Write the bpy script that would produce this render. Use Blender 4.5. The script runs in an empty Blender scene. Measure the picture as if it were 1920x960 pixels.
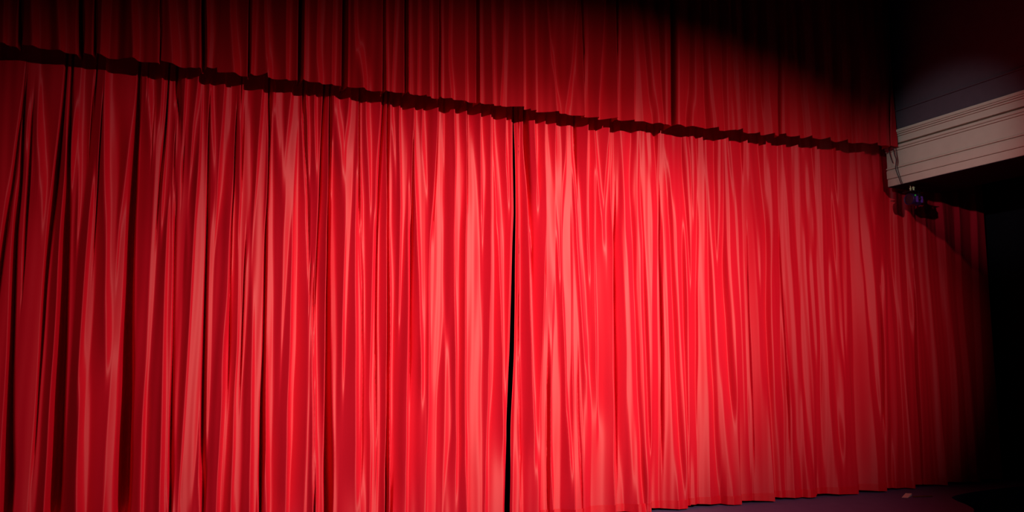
import bpy, bmesh, math, random
import numpy as np
from mathutils import Vector, Matrix

SC = bpy.context.scene
COL = SC.collection
R = math.radians

# ------------------------------------------------------------------ camera
# x runs along the curtain line, y towards backstage, z up from the stage floor
cam_data = bpy.data.cameras.new('camera')
cam = bpy.data.objects.new('camera', cam_data)
COL.objects.link(cam)
cam_data.sensor_fit = 'HORIZONTAL'
cam_data.sensor_width = 36.0
cam_data.lens = 36.0 * 1500.0 / 1920.0
cam.location = (0.0, -7.6, 1.7)
cam.rotation_euler = (R(90 + 6.9), 0.0, R(-22.3))
SC.camera = cam

# ------------------------------------------------------------------ world
world = bpy.data.worlds.new('dark_hall')
SC.world = world
world.use_nodes = True
world.node_tree.nodes['Background'].inputs[0].default_value = (0.55, 0.25, 0.8, 1)
world.node_tree.nodes['Background'].inputs[1].default_value = 0.004

# ------------------------------------------------------------------ stage spotlights (front of house) and an added beam fill
def spot(name, loc, aim, power, angle, blend, color, size, sx=1.0, sy=1.0):
    d = bpy.data.lights.new(name, 'SPOT')
    d.energy = power
    d.spot_size = R(angle)
    d.spot_blend = blend
    d.color = color
    d.shadow_soft_size = size
    o = bpy.data.objects.new(name, d)
    COL.objects.link(o)
    o.location = loc
    v = Vector(aim) - Vector(loc)
    o.rotation_euler = v.to_track_quat('-Z', 'Y').to_euler()
    o.scale = (sx, sy, 1.0)
    return o
WARM = (1.0, 0.92, 0.66)
spot('spotlight_centre', (5.8, -8.4, 5.4), (3.3, 0, 1.9), 3400, 46, 1.0, WARM, 0.05, 1.0, 0.72)
spot('spotlight_wide', (5.8, -8.4, 5.4), (3.65, 0, 2.0), 2650, 82, 1.0, (1.0, 0.42, 0.40), 0.05, 1.0, 0.49)
spot('beam_fill', (0.0, -5.0, 4.7), (8.4, -0.95, 4.15), 600, 14, 1.0, (0.92, 1.0, 0.94), 0.05)  # added fill lamp that lifts the beam face to grey

# ------------------------------------------------------------------ exposure
vs = SC.view_settings
vs.view_transform = 'Standard'
vs.look = 'None'
vs.gamma = 1.0
vs.use_curve_mapping = False
vs.exposure = 0.0

# ------------------------------------------------------------------ materials
def material(name, color, rough=0.5, spec=0.5, metal=0.0, sheen=0.0, emis=None, noise=None, bump=None, aniso=0.0):
    m = bpy.data.materials.new(name)
    m.use_nodes = True
    nt = m.node_tree
    b = nt.nodes['Principled BSDF']
    b.inputs['Base Color'].default_value = (*color, 1)
    b.inputs['Roughness'].default_value = rough
    b.inputs['Specular IOR Level'].default_value = spec
    b.inputs['Metallic'].default_value = metal
    b.inputs['Sheen Weight'].default_value = sheen
    if aniso:
        # the warp threads run down the cloth, so its gloss is drawn out along them
        tg = nt.nodes.new('ShaderNodeTangent'); tg.direction_type = 'UV_MAP'; tg.uv_map = 'weave'
        b.inputs['Anisotropic'].default_value = aniso
        nt.links.new(tg.outputs['Tangent'], b.inputs['Tangent'])
    if emis:
        b.inputs['Emission Color'].default_value = (*emis[0], 1)
        b.inputs['Emission Strength'].default_value = emis[1]
    tc = nt.nodes.new('ShaderNodeTexCoord')
    if noise:
        n = nt.nodes.new('ShaderNodeTexNoise')
        n.inputs['Scale'].default_value = noise[0]
        n.inputs['Detail'].default_value = 5
        mp = nt.nodes.new('ShaderNodeMapping')
        mp.inputs['Scale'].default_value = noise[2] if len(noise) > 2 else (1, 1, 1)
        mx = nt.nodes.new('ShaderNodeMix'); mx.data_type = 'RGBA'
        k = noise[1]
        mx.inputs[6].default_value = (*[c * (1 - k) for c in color], 1)
        mx.inputs[7].default_value = (*[min(1, c * (1 + k)) for c in color], 1)
        nt.links.new(tc.outputs['Object'], mp.inputs['Vector'])
        nt.links.new(mp.outputs['Vector'], n.inputs['Vector'])
        nt.links.new(n.outputs['Fac'], mx.inputs[0])
        nt.links.new(mx.outputs[2], b.inputs['Base Color'])
    if bump:
        n2 = nt.nodes.new('ShaderNodeTexNoise')
        n2.inputs['Scale'].default_value = bump[0]
        n2.inputs['Detail'].default_value = 3
        mp2 = nt.nodes.new('ShaderNodeMapping')
        mp2.inputs['Scale'].default_value = bump[2] if len(bump) > 2 else (1, 1, 1)
        bp = nt.nodes.new('ShaderNodeBump')
        bp.inputs['Strength'].default_value = bump[1]
        bp.inputs['Distance'].default_value = 0.004
        nt.links.new(tc.outputs['Object'], mp2.inputs['Vector'])
        nt.links.new(mp2.outputs['Vector'], n2.inputs['Vector'])
        nt.links.new(n2.outputs['Fac'], bp.inputs['Height'])
        nt.links.new(bp.outputs['Normal'], b.inputs['Normal'])
    return m

M = {
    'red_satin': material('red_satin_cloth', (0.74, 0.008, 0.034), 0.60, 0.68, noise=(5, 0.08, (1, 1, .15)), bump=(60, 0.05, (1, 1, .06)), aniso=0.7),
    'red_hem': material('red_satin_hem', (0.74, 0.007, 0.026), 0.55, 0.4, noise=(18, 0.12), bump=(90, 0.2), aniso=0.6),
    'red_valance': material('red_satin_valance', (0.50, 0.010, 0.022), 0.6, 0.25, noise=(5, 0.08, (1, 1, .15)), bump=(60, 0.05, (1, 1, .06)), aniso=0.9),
    'floor': material('purple_grey_stage_floor', (0.10, 0.10, 0.24), 0.6, 0.3, noise=(7, 0.18), bump=(30, 0.15)),
    'house': material('black_house_floor', (0.006, 0.005, 0.008), 0.9, 0.1, noise=(4, 0.2)),
    'black': material('black_painted_wall', (0.006, 0.004, 0.008), 0.9, 0.1, noise=(4, 0.2)),
    'white': material('off_white_painted_plaster', (0.62, 0.57, 0.50), 0.7, 0.3, noise=(9, 0.07), bump=(45, 0.08)),
    'frieze': material('dark_purple_frieze', (0.10, 0.075, 0.105), 0.8, 0.2, noise=(9, 0.12)),  # darker purple-grey than the mouldings below
    'soffit_shade': material('soffit_shade_colour', (0.02, 0.012, 0.025), 0.8, 0.1, noise=(9, 0.12)),  # shade under the beam, put into the colour
    'lamp': material('black_lamp_housing', (0.008, 0.007, 0.010), 0.5, 0.4, noise=(20, 0.2)),
    'lamp_purple': material('dark_violet_lamp_housing', (0.035, 0.014, 0.09), 0.35, 0.5, noise=(20, 0.2)),
    'lens': material('lamp_lens', (0.02, 0.015, 0.03), 0.1, 0.6, noise=(20, 0.1)),
    'brass': material('yellow_clamp_metal', (0.90, 0.80, 0.45), 0.35, 0.5, 0.0, noise=(30, 0.1)),
    'led': material('green_indicator', (0.02, 0.3, 0.04), 0.4, emis=((0.05, 1.0, 0.1), 0.10)),
    'violet_glow': material('violet_lamp_lens', (0.10, 0.03, 0.25), 0.3, emis=((0.30, 0.08, 0.8), 0.03)),
    'cable': material('grey_cable_rubber', (0.06, 0.05, 0.065), 0.6, 0.3, noise=(30, 0.2)),
    'paper': material('white_paper', (0.8, 0.74, 0.68), 0.8, 0.2, noise=(30, 0.05)),
    'wood': material('brown_wood', (0.16, 0.07, 0.025), 0.6, 0.3, noise=(30, 0.3, (1, 8, 8))),
}

# ------------------------------------------------------------------ helpers
def link_mesh(name, me, mat, parent=None, smooth=True):
    me.materials.append(mat)
    if smooth:
        me.polygons.foreach_set('use_smooth', [True] * len(me.polygons))
    o = bpy.data.objects.new(name, me)
    COL.objects.link(o)
    if parent:
        o.parent = parent
        o.matrix_parent_inverse = Matrix.Translation(-parent.location) if parent.type == 'EMPTY' else Matrix()
    return o

def from_bm(name, bm, mat, parent=None, smooth=False):
    me = bpy.data.meshes.new(name)
    bmesh.ops.recalc_face_normals(bm, faces=bm.faces)
    bm.to_mesh(me); bm.free()
    return link_mesh(name, me, mat, parent, smooth)

def add_box(bm, lo, hi, bev=0.0):
    lo, hi = Vector(lo), Vector(hi)
    r = bmesh.ops.create_cube(bm, size=1.0)
    for v in r['verts']:
        v.co = Vector([(lo[i] + hi[i]) / 2 + v.co[i] * (hi[i] - lo[i]) for i in range(3)])
    if bev:
        es = list({e for v in r['verts'] for e in v.link_edges})
        bmesh.ops.bevel(bm, geom=es, offset=bev, segments=2, affect='EDGES')

def add_lathe(bm, prof, origin, axis, n=24):
    """prof: (along, radius) pairs turned about axis through origin"""
    a = Vector(axis).normalized()
    s = a.orthogonal().normalized(); t = a.cross(s)
    rings = []
    for d, r in prof:
        rings.append([bm.verts.new(Vector(origin) + a * d + (s * math.cos(2 * math.pi * k / n) + t * math.sin(2 * math.pi * k / n)) * r) for k in range(n)])
    for p, q in zip(rings, rings[1:]):
        for k in range(n):
            bm.faces.new((p[k], p[(k + 1) % n], q[(k + 1) % n], q[k]))
    bm.faces.new(list(reversed(rings[0]))); bm.faces.new(rings[-1])

def add_tube(bm, pts, rad, n=8):
    pts = [Vector(p) for p in pts]
    rings = []
    for i, p in enumerate(pts):
        d = (pts[min(i + 1, len(pts) - 1)] - pts[max(i - 1, 0)]).normalized()
        s = d.cross(Vector((0.3, 1, 0.2))).normalized(); t = d.cross(s)
        rings.append([bm.verts.new(p + (s * math.cos(2 * math.pi * k / n) + t * math.sin(2 * math.pi * k / n)) * rad) for k in range(n)])
    for p, q in zip(rings, rings[1:]):
        for k in range(n):
            bm.faces.new((p[k], p[(k + 1) % n], q[(k + 1) % n], q[k]))
    bm.faces.new(list(reversed(rings[0]))); bm.faces.new(rings[-1])

def smooth_path(pts, k=6):
    pts = [Vector(p) for p in pts]; out = []
    for i in range(len(pts) - 1):
        p0, p1, p2, p3 = pts[max(i - 1, 0)], pts[i], pts[i + 1], pts[min(i + 2, len(pts) - 1)]
        for j in range(k):
            t = j / k
            out.append(0.5 * (2 * p1 + (p2 - p0) * t + (2 * p0 - 5 * p1 + 4 * p2 - p3) * t * t + (3 * p1 - p0 - 3 * p2 + p3) * t ** 3))
    out.append(pts[-1]); return out

def empty(name, loc):
    o = bpy.data.objects.new(name, None)
    o.empty_display_size = 0.2
    COL.objects.link(o); o.location = loc
    return o

def tag(o, label, cat, group=None):
    o['label'] = label; o['category'] = cat
    if group: o['group'] = group
    return o

def structure(o, label=None, cat=None):
    o['kind'] = 'structure'
    if label: o['label'] = label
    if cat: o['category'] = cat
    return o

# ------------------------------------------------------------------ the setting
# stage floor: a raised platform whose front bows out and rounds off at the right
bm = bmesh.new()
front = smooth_path([(10.4, -0.30, 0), (9.3, -0.36, 0), (8.62, -0.50, 0), (8.39, -0.72, 0), (8.24, -0.99, 0), (7.95, -1.28, 0), (7.0, -1.75, 0), (5.0, -2.3, 0), (2.5, -2.6, 0), (0.0, -2.6, 0), (-4.0, -2.3, 0)], 6)
outline = front + [Vector((-4.0, 1.2, 0)), Vector((10.4, 1.2, 0))]
top = [bm.verts.new(p) for p in outline]
bot = [bm.verts.new(p - Vector((0, 0, 0.9))) for p in outline]
bm.faces.new(top); bm.faces.new(list(reversed(bot)))
for i in range(len(top)):
    j = (i + 1) % len(top)
    bm.faces.new((top[i], bot[i], bot[j], top[j]))
structure(from_bm('floor', bm, M['floor']), 'dark purple grey stage floor in front of the curtain', 'floor')

def slab(name, lo, hi, mat, label, cat):
    b = bmesh.new(); add_box(b, lo, hi)
    return structure(from_bm(name, b, mat), label, cat)
slab('floor_house', (-6, -12, -1.0), (12.4, 1.4, -0.9), M['house'], 'black lower floor in front of the stage', 'floor')
slab('wall_back', (-4.2, 1.2, -0.9), (10.6, 1.35, 6.6), M['black'], 'black wall behind the curtain', 'wall')
slab('wall_right', (10.4, -4.5, -0.9), (10.6, 1.2, 6.6), M['black'], 'black side wall right of the stage', 'wall')
slab('ceiling', (-4.2, -4.5, 6.4), (10.6, 1.2, 6.6), M['black'], 'black ceiling above the valance', 'ceiling')

# the pale beam (entablature) that runs from the curtain towards the audience
BX, BE, BF = 8.40, 0.0, -3.4       # face plane, end at the curtain, end at the audience
beam = empty('trim_1', (BX, BE, 3.84))
structure(beam, 'off white moulded beam running from the curtain over the stage side', 'beam')
def beam_piece(name, x0, z0, z1, mat, bev=0.004):
    b = bmesh.new(); add_box(b, (x0, BF, z0), (9.35, BE, z1), bev)
    return from_bm(name, b, mat, beam)
beam_piece('soffit_shade', BX + .003, 3.832, 3.84, M['soffit_shade'], .001)  # thin dark strip added to stand in for shade on the underside
beam_piece('lower_fascia', BX, 3.84, 3.934, M['white'])
beam_piece('middle_fascia', BX - .012, 3.938, 4.045, M['white'])
beam_piece('bead_moulding', BX + .004, 4.047, 4.057, M['white'], .002)
beam_piece('bead_moulding', BX - .018, 4.060, 4.078, M['white'], .004)
beam_piece('frieze_panel', BX + .004, 4.082, 4.285, M['white'])
beam_piece('fillet_moulding', BX - .012, 4.288, 4.312, M['white'], .003)
beam_piece('fillet_moulding', BX - .028, 4.315, 4.350, M['white'], .005)
beam_piece('shadow_groove', BX + .05, 4.350, 4.375, M['white'])
beam_piece('cornice_band', BX - .022, 4.375, 4.455, M['white'])
beam_piece('cornice_fillet', BX - .036, 4.458, 4.478, M['white'], .004)
beam_piece('cornice_fillet', BX - .048, 4.482, 4.500, M['white'], .004)
beam_piece('cornice_cap', BX - .060, 4.503, 4.540, M['white'], .006)
beam_piece('upper_frieze', BX - .030, 4.540, 4.780, M['frieze'])
beam_piece('upper_ledge', BX - .050, 4.780, 4.800, M['frieze'], .004)
beam_piece('upper_wall', BX - .020, 4.800, 6.400, M['frieze'])

# ------------------------------------------------------------------ drapery
# Every line is one face of the pleated cloth, left to right, '+' or '-' for the way the cloth
# turns after it; 'k' lines are deep creases; points are height,position,width in metres.
CURTAIN_FOLDS = '''
+:3.305,-1.234,.015 3.508,-1.266,.019
+:1.361,-1.093,.019 1.75,-1.094,.031 2.233,-1.109,.031 2.77,-1.099,.031 3.056,-1.109,.031 3.587,-1.173,.031
+:.472,-1.064,.052 .891,-1.06,.045 1.36,-1.059,.03 1.75,-1.052,.027 2.235,-1.059,.023 2.773,-1.053,.031
+:.458,-.859,.038 .882,-.869,.039 1.357,-.878,.039 1.751,-.886,.039 2.24,-.895,.047 2.782,-.915,.04 3.335,-.911,.032
+:2.969,-.85,.02 3.155,-.848,.04 3.433,-.86,.048 3.995,-.908,.041 5.2,-.908,.032
+:.445,-.682,.039 .874,-.698,.055 1.354,-.714,.047 1.618,-.741,.055 1.974,-.737,.064 2.426,-.738,.056 2.792,-.747,.032
+:1.977,-.555,.033 2.25,-.566,.065 2.801,-.596,.049 3.268,-.617,.083 3.598,-.639,.083 4.071,-.693,.042 5.2,-.693,.033
+:.432,-.5,.08 .866,-.508,.104 1.349,-.506,.089 1.752,-.515,.073 1.978,-.511,.057 2.435,-.518,.049 2.806,-.521,.041 3.327,-.482,.021
+:.422,-.351,.024 .859,-.366,.033 1.347,-.375,.025 1.752,-.392,.033 2.255,-.405,.025 2.812,-.426,.025 3.237,-.426,.017
+:3.875,-.321,.017 4.02,-.337,.035 4.165,-.357,.043 5.2,-.357,.035
+:.414,-.241,.012 .854,-.251,.012 1.345,-.263,.021 1.753,-.267,.033 2.259,-.271,.059 2.821,-.269,.06 3.12,-.284,.051 3.394,-.271,.06 3.687,-.255,.043 3.884,-.243,.022 5.2,-.243,.017
+:3.209,-.193,.035 3.402,-.189,.026 3.793,-.186,.026 4.177,-.195,.026 5.2,-.195,.021
+:.402,-.068,.033 .846,-.08,.034 1.341,-.087,.051 1.753,-.107,.043 2.263,-.122,.043 2.734,-.14,.026
+:.396,.016,.067 .843,-.017,.025 1.34,-.028,.043 1.753,-.038,.06 1.985,-.04,.069 2.454,-.053,.069 2.834,-.062,.096 3.313,-.097,.044
+:2.934,.008,.018 3.173,-.029,.053 3.415,-.049,.044 3.908,-.049,.027 5.2,-.049,.021
+:3.52,.022,.018 3.694,.032,.036 4.07,.056,.023 4.172,.065,.023 5.2,.065,.018
+:.391,.08,.127 .838,.098,.129 1.338,.11,.121 1.754,.113,.113 1.987,.116,.105 2.461,.113,.097 2.845,.114,.089 3.332,.115,.063 3.676,.1,.045
+:3.686,.195,.014 3.835,.184,.023 4.134,.158,.027 5.2,.158,.022
+:.604,.255,.017 .831,.245,.035 1.335,.236,.061 1.754,.223,.062 2.273,.21,.062 2.85,.199,.063 2.947,.204,.036
+:3.049,.258,.014 3.197,.266,.036 3.446,.278,.046 3.848,.299,.065 4.152,.296,.046 5.2,.296,.037
+:.37,.386,.035 .824,.39,.035 1.332,.4,.04 1.754,.383,.036 1.992,.396,.023 2.279,.403,.018 2.862,.394,.018
+:.36,.523,.089 .818,.519,.081 1.33,.499,.072 1.755,.492,.027 2.185,.48,.027 2.475,.477,.037 2.867,.476,.074 3.18,.492,.084 3.464,.477,.084 3.867,.466,.075 4.12,.447,.038 5.2,.447,.03
+:1.802,.526,.014 1.994,.528,.023 2.38,.532,.028
+:.351,.662,.036 .812,.654,.045 1.327,.644,.046 1.517,.647,.064 1.995,.639,.083 2.481,.612,.102 2.875,.611,.094 3.074,.609,.075 3.477,.618,.066 3.834,.624,.048 4.143,.628,.029 5.2,.628,.023
+:-.05,.808,.028 .34,.808,.028 .806,.782,.037 1.325,.764,.065 1.755,.745,.065 2.289,.731,.066 2.881,.71,.062 2.982,.716,.047 3.283,.71,.038 3.587,.705,.024
+:3.546,.807,.01 3.621,.795,.029 3.851,.773,.058 4.133,.749,.078 5.2,.749,.062
+:1.707,.845,.019 1.999,.844,.038 2.391,.846,.057 2.839,.845,.086 3.042,.863,.096 3.398,.87,.107 3.812,.891,.088 4.126,.906,.049 5.2,.906,.039
+:.562,.967,.019 1.034,.966,.038 1.321,.956,.038 1.756,.966,.043 2.296,.954,.043 2.896,.945,.039 2.997,.942,.039 3.404,.944,.029
+:3.571,1.077,.015 3.83,1.059,.04 4.114,1.021,.03 5.2,1.021,.024
+:-.05,1.125,.057 .318,1.125,.057 .79,1.125,.057 1.318,1.119,.058 1.756,1.101,.048 2.3,1.075,.039 2.851,1.049,.02
+:3.784,1.116,.015 4.098,1.102,.025 5.2,1.102,.02
+:2.402,1.131,.039 2.604,1.154,.025 2.858,1.167,.025 3.114,1.165,.04 3.373,1.172,.04 3.739,1.187,.04 4.109,1.192,.03 5.2,1.192,.024
+:-.05,1.258,.067 .309,1.258,.067 .785,1.23,.077 1.317,1.191,.039 1.757,1.164,.029 2.302,1.153,.02
+:-.05,1.364,.044 .301,1.364,.044 .78,1.347,.049 1.314,1.333,.059 1.757,1.326,.059 2.307,1.306,.06 2.917,1.285,.05 3.019,1.283,.035 3.277,1.276,.025
+:3.652,1.368,.01 3.757,1.36,.02 3.966,1.334,.051 4.164,1.293,.051 5.2,1.293,.041
+:1.708,1.427,.015 2.008,1.424,.03 2.412,1.424,.035 2.873,1.423,.051 3.08,1.418,.071 3.446,1.419,.092 3.872,1.44,.083 4.141,1.454,.052 5.2,1.454,.042
+:.768,1.594,.03 1.309,1.577,.03 2.01,1.555,.025 2.519,1.534,.026 3.035,1.517,.021
+:-.05,1.635,.07 .282,1.635,.07 .767,1.629,.035 1.308,1.622,.03 2.316,1.6,.031 3.039,1.578,.031 3.248,1.569,.031 3.563,1.541,.021 4.096,1.529,.016 5.2,1.529,.013
+:3.36,1.65,.01 3.572,1.645,.026 3.892,1.628,.042 4.16,1.606,.042 5.2,1.606,.034
+:-.05,1.75,.081 .274,1.75,.081 .762,1.725,.041 1.307,1.703,.036 2.012,1.699,.031 2.629,1.691,.016
+:.76,1.776,.025 1.305,1.765,.031 1.758,1.75,.031 2.32,1.734,.042 2.944,1.727,.042 3.049,1.725,.032 3.367,1.729,.053 3.743,1.742,.043 4.013,1.743,.021 5.2,1.743,.017
+:-.05,1.949,.021 .26,1.949,.021 .506,1.924,.041 .754,1.909,.041 1.303,1.899,.042 1.759,1.896,.031 2.324,1.881,.032 3.057,1.851,.037 3.483,1.844,.037 3.913,1.825,.022 5.2,1.825,.017
+:3.757,1.887,.011 3.919,1.879,.022 4.136,1.859,.022 5.2,1.859,.017
+:2.327,1.965,.011 2.536,1.967,.021 2.906,1.972,.032 3.119,1.979,.049 3.441,1.979,.065 3.766,1.974,.076 3.983,1.959,.065 4.173,1.945,.022 5.2,1.945,.017
+:.399,2.07,.01 .746,2.07,.021 1.299,2.067,.032 1.759,2.07,.037 2.33,2.067,.032 2.963,2.046,.022
+:1.708,2.205,.022 2.019,2.195,.038 2.545,2.183,.049 2.917,2.167,.071 3.078,2.165,.077 3.293,2.151,.088 3.617,2.13,.088 3.944,2.103,.05 4.107,2.084,.028 5.2,2.084,.022
+:3.679,2.201,.033 3.898,2.187,.05 4.146,2.178,.028 5.2,2.178,.022
+:-.05,2.299,.106 .235,2.299,.106 .736,2.298,.096 1.295,2.308,.081 1.76,2.324,.12 2.022,2.332,.143 2.551,2.326,.144 2.927,2.332,.145 3.198,2.335,.089 3.527,2.348,.073 3.915,2.349,.051 4.166,2.347,.028 5.2,2.347,.023
+:3.839,2.424,.011 3.978,2.423,.028 4.173,2.409,.029 5.2,2.409,.023
+:.377,2.415,.022 .578,2.424,.054 .983,2.452,.098 1.292,2.444,.077 1.708,2.434,.055 2.023,2.409,.033
+:.723,2.564,.011 1.29,2.559,.022 1.761,2.556,.033 2.345,2.545,.045 2.939,2.54,.057 3.324,2.56,.091 3.658,2.563,.08 4.158,2.524,.046 5.2,2.524,.037
+:-.05,2.739,.155 .205,2.739,.155 .716,2.725,.156 1.287,2.716,.158 1.761,2.719,.17 2.35,2.709,.16 2.949,2.706,.15 3.169,2.705,.127 3.557,2.691,.104 3.893,2.677,.058 4.161,2.646,.029 5.2,2.646,.023
+:3.149,2.815,.012 3.233,2.815,.035 3.569,2.819,.059 3.906,2.806,.035 4.162,2.799,.024 5.2,2.799,.019
+:-.05,2.872,.039 .297,2.872,.039 .709,2.877,.023 .969,2.881,.028 1.283,2.909,.046 1.601,2.914,.058 2.031,2.918,.052 2.466,2.928,.047 2.906,2.927,.041 3.184,2.921,.035 3.69,2.913,.024 4.175,2.912,.018 5.2,2.912,.014
+:1.068,3.076,.017 1.28,3.07,.041 1.762,3.064,.035 2.36,3.046,.047 2.912,3.034,.065 3.19,3.009,.065 3.583,2.985,.06 3.922,2.96,.048 4.15,2.948,.03 5.2,2.948,.024
+:3.594,3.105,.012 3.764,3.099,.036 4.109,3.093,.03 5.2,3.093,.024
+:-.05,3.152,.092 .176,3.152,.092 .696,3.163,.081 1.278,3.176,.059 1.708,3.182,.03 2.364,3.188,.024 3.147,3.195,.024 3.716,3.196,.024 4.178,3.19,.031 5.2,3.19,.025
+:-.05,3.244,.046 .169,3.244,.046 .534,3.239,.035 1.063,3.246,.024 1.763,3.235,.018 2.366,3.236,.018 3.72,3.236,.018
+:1.005,3.4,.018 1.274,3.395,.036 1.763,3.385,.042 2.37,3.363,.042 2.874,3.359,.049 3.043,3.341,.024 3.156,3.335,.018
+:3.681,3.436,.019 3.913,3.431,.05 4.174,3.413,.05 5.2,3.413,.04
+:-.05,3.491,.095 .152,3.491,.095 .68,3.5,.06 1.272,3.497,.06 1.763,3.537,.11 2.376,3.565,.136 2.886,3.581,.112 3.172,3.583,.113 3.577,3.579,.088 3.925,3.55,.063 4.159,3.545,.038 5.2,3.545,.03
+:-.05,3.647,.072 .141,3.647,.072 .674,3.639,.109 1.269,3.631,.11 1.819,3.635,.062 2.042,3.637,.05
+:2.834,3.681,.019 3.294,3.672,.076 3.761,3.676,.089 4.174,3.679,.058 5.2,3.679,.046
+:.829,3.787,.019 1.266,3.767,.043 1.764,3.771,.069 2.382,3.765,.101 3.069,3.765,.095 3.419,3.787,.102 3.773,3.804,.077 4.188,3.801,.039 5.2,3.801,.031
+:-.05,3.89,.148 .124,3.89,.148 .662,3.884,.124 1.264,3.879,.1 1.764,3.872,.088 2.385,3.866,.051 2.843,3.852,.019
+:1.596,4.009,.025 1.765,3.998,.057 2.388,3.968,.064 2.905,3.936,.064 3.195,3.92,.065 3.546,3.904,.065 3.898,3.876,.052 4.194,3.86,.039 5.2,3.86,.031
+:2.911,4.039,.019 3.085,4.035,.039 3.438,4.04,.039 3.796,4.051,.059 4.188,4.069,.053 5.2,4.069,.042
+:1.371,4.146,.032 1.765,4.139,.045 2.393,4.129,.039 2.974,4.131,.033 3.209,4.135,.026
+:3.334,4.223,.04 3.57,4.2,.04 3.927,4.172,.04 4.196,4.149,.027 5.2,4.149,.021
+:3.04,4.258,.02 3.218,4.267,.04 3.578,4.293,.054 3.942,4.326,.034 4.188,4.351,.034 5.2,4.351,.027
+:-.05,4.384,.116 .198,4.384,.116 .64,4.36,.091 1.255,4.352,.046 1.766,4.348,.053 2.4,4.353,.04 2.928,4.369,.04 3.225,4.374,.081 3.586,4.394,.095 3.95,4.408,.082 4.206,4.406,.055 5.2,4.406,.044
-:3.416,4.527,.02 3.656,4.511,.034 3.958,4.483,.048 4.199,4.453,.034 5.2,4.453,.027
-:-.05,4.577,.039 .13,4.577,.039 .353,4.55,.066 .8,4.533,.092 1.252,4.503,.079 1.766,4.506,.06 2.404,4.493,.067 2.875,4.475,.054 3.111,4.453,.047
-:.458,4.671,.027 .908,4.668,.033 1.249,4.662,.04 1.767,4.661,.041 2.409,4.641,.054 2.944,4.653,.055 3.242,4.625,.041 3.482,4.61,.062 3.85,4.639,.055 4.161,4.666,.035 5.2,4.666,.028
-:.904,4.768,.02 1.247,4.77,.034 1.767,4.769,.048 2.413,4.771,.069 2.95,4.777,.104 3.192,4.783,.125 3.555,4.764,.126 3.921,4.738,.084 4.166,4.715,.056 5.2,4.715,.045
-:3.625,4.863,.021 3.868,4.827,.042 4.176,4.814,.042 5.2,4.814,.034
-:-.05,4.902,.095 .333,4.902,.095 .786,4.901,.068 1.244,4.906,.055 1.767,4.899,.041 2.417,4.903,.042 3.019,4.932,.042 3.266,4.988,.085 3.511,4.988,.114 3.882,4.983,.086 4.194,4.977,.064 5.2,4.977,.052
-:-.05,5.008,.123 .214,5.008,.123 .611,4.992,.109 1.243,4.989,.083 1.768,4.982,.062 2.419,4.986,.063 3.084,5.004,.05
-:.659,5.186,.028 1.239,5.176,.042 1.946,5.162,.028 2.424,5.148,.035 2.969,5.136,.043 3.153,5.134,.043 3.52,5.102,.036 3.704,5.071,.029
-:-.05,5.301,.07 .309,5.301,.07 .887,5.263,.021 1.237,5.268,.028 1.768,5.263,.021 2.307,5.273,.014 2.793,5.281,.014
-:2.827,5.347,.015 2.981,5.352,.029 3.291,5.362,.044 3.601,5.343,.051 3.914,5.324,.051 4.215,5.304,.037 5.2,5.304,.029
-:3.67,5.411,.03 3.923,5.42,.044 4.226,5.4,.037 5.2,5.4,.03
-:-.05,5.466,.127 .185,5.466,.127 .589,5.466,.142 1.233,5.474,.144 1.769,5.478,.109 2.435,5.487,.095 3.177,5.52,.074 3.553,5.525,.089 3.934,5.539,.082 4.22,5.534,.06 5.2,5.534,.048
-:-.05,5.796,.131 .164,5.796,.131 .4,5.747,.116 .754,5.71,.087 1.229,5.691,.058 1.77,5.661,.037 2.44,5.649,.03 2.996,5.639,.03 3.309,5.628,.03 3.686,5.612,.03 4.002,5.586,.023 5.2,5.586,.018
-:3.191,5.751,.03 3.508,5.771,.03 3.827,5.775,.046 4.216,5.798,.038 5.2,5.798,.031
-:1.466,5.893,.03 1.77,5.89,.037 2.076,5.888,.045 2.446,5.865,.045 2.757,5.855,.038 3.325,5.87,.046 3.644,5.875,.046 3.965,5.872,.031 5.2,5.872,.025
-:3.846,5.991,.023 4.038,5.96,.039 4.216,5.928,.039 5.2,5.928,.031
-:1.102,6.005,.022 1.344,6,.03 1.709,5.993,.03 2.078,5.986,.03 2.45,5.971,.038 2.762,5.954,.046 3.139,5.946,.061 3.456,5.929,.046
-:.738,6.117,.038 1.221,6.115,.038 1.464,6.111,.03 1.956,6.11,.031 2.329,6.103,.031 2.705,6.097,.031
-:-.05,6.262,.272 .134,6.262,.272 .373,6.251,.257 .733,6.26,.244 1.096,6.27,.199 1.341,6.22,.138 1.709,6.206,.115 2.081,6.208,.131 2.456,6.194,.139 2.772,6.192,.14 3.025,6.172,.171 3.344,6.163,.148 3.666,6.154,.094 3.991,6.16,.047 5.2,6.16,.038
-:2.841,6.328,.031 3.033,6.321,.055 3.352,6.281,.047 3.673,6.248,.055 3.996,6.215,.055 4.224,6.194,.04 5.2,6.194,.032
-:-.05,6.53,.031 .118,6.53,.031 1.214,6.469,.023 2.085,6.457,.024 2.721,6.488,.016 3.173,6.526,.04 3.694,6.503,.081 4.022,6.487,.065 4.252,6.466,.04 5.2,6.466,.032
-:-.05,6.66,.078 .23,6.66,.078 .595,6.664,.063 1.086,6.69,.047 1.459,6.654,.024 2.088,6.663,.016 2.858,6.679,.016
-:-.05,6.889,.032 .217,6.889,.032 .464,6.847,.048 .71,6.829,.064 1.207,6.832,.08 1.458,6.798,.08 1.773,6.767,.096 2.09,6.759,.113 2.473,6.747,.105 2.796,6.74,.097 2.988,6.694,.146 3.249,6.699,.146 3.643,6.695,.131 3.974,6.695,.099 4.255,6.693,.049 5.2,6.693,.04
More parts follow.
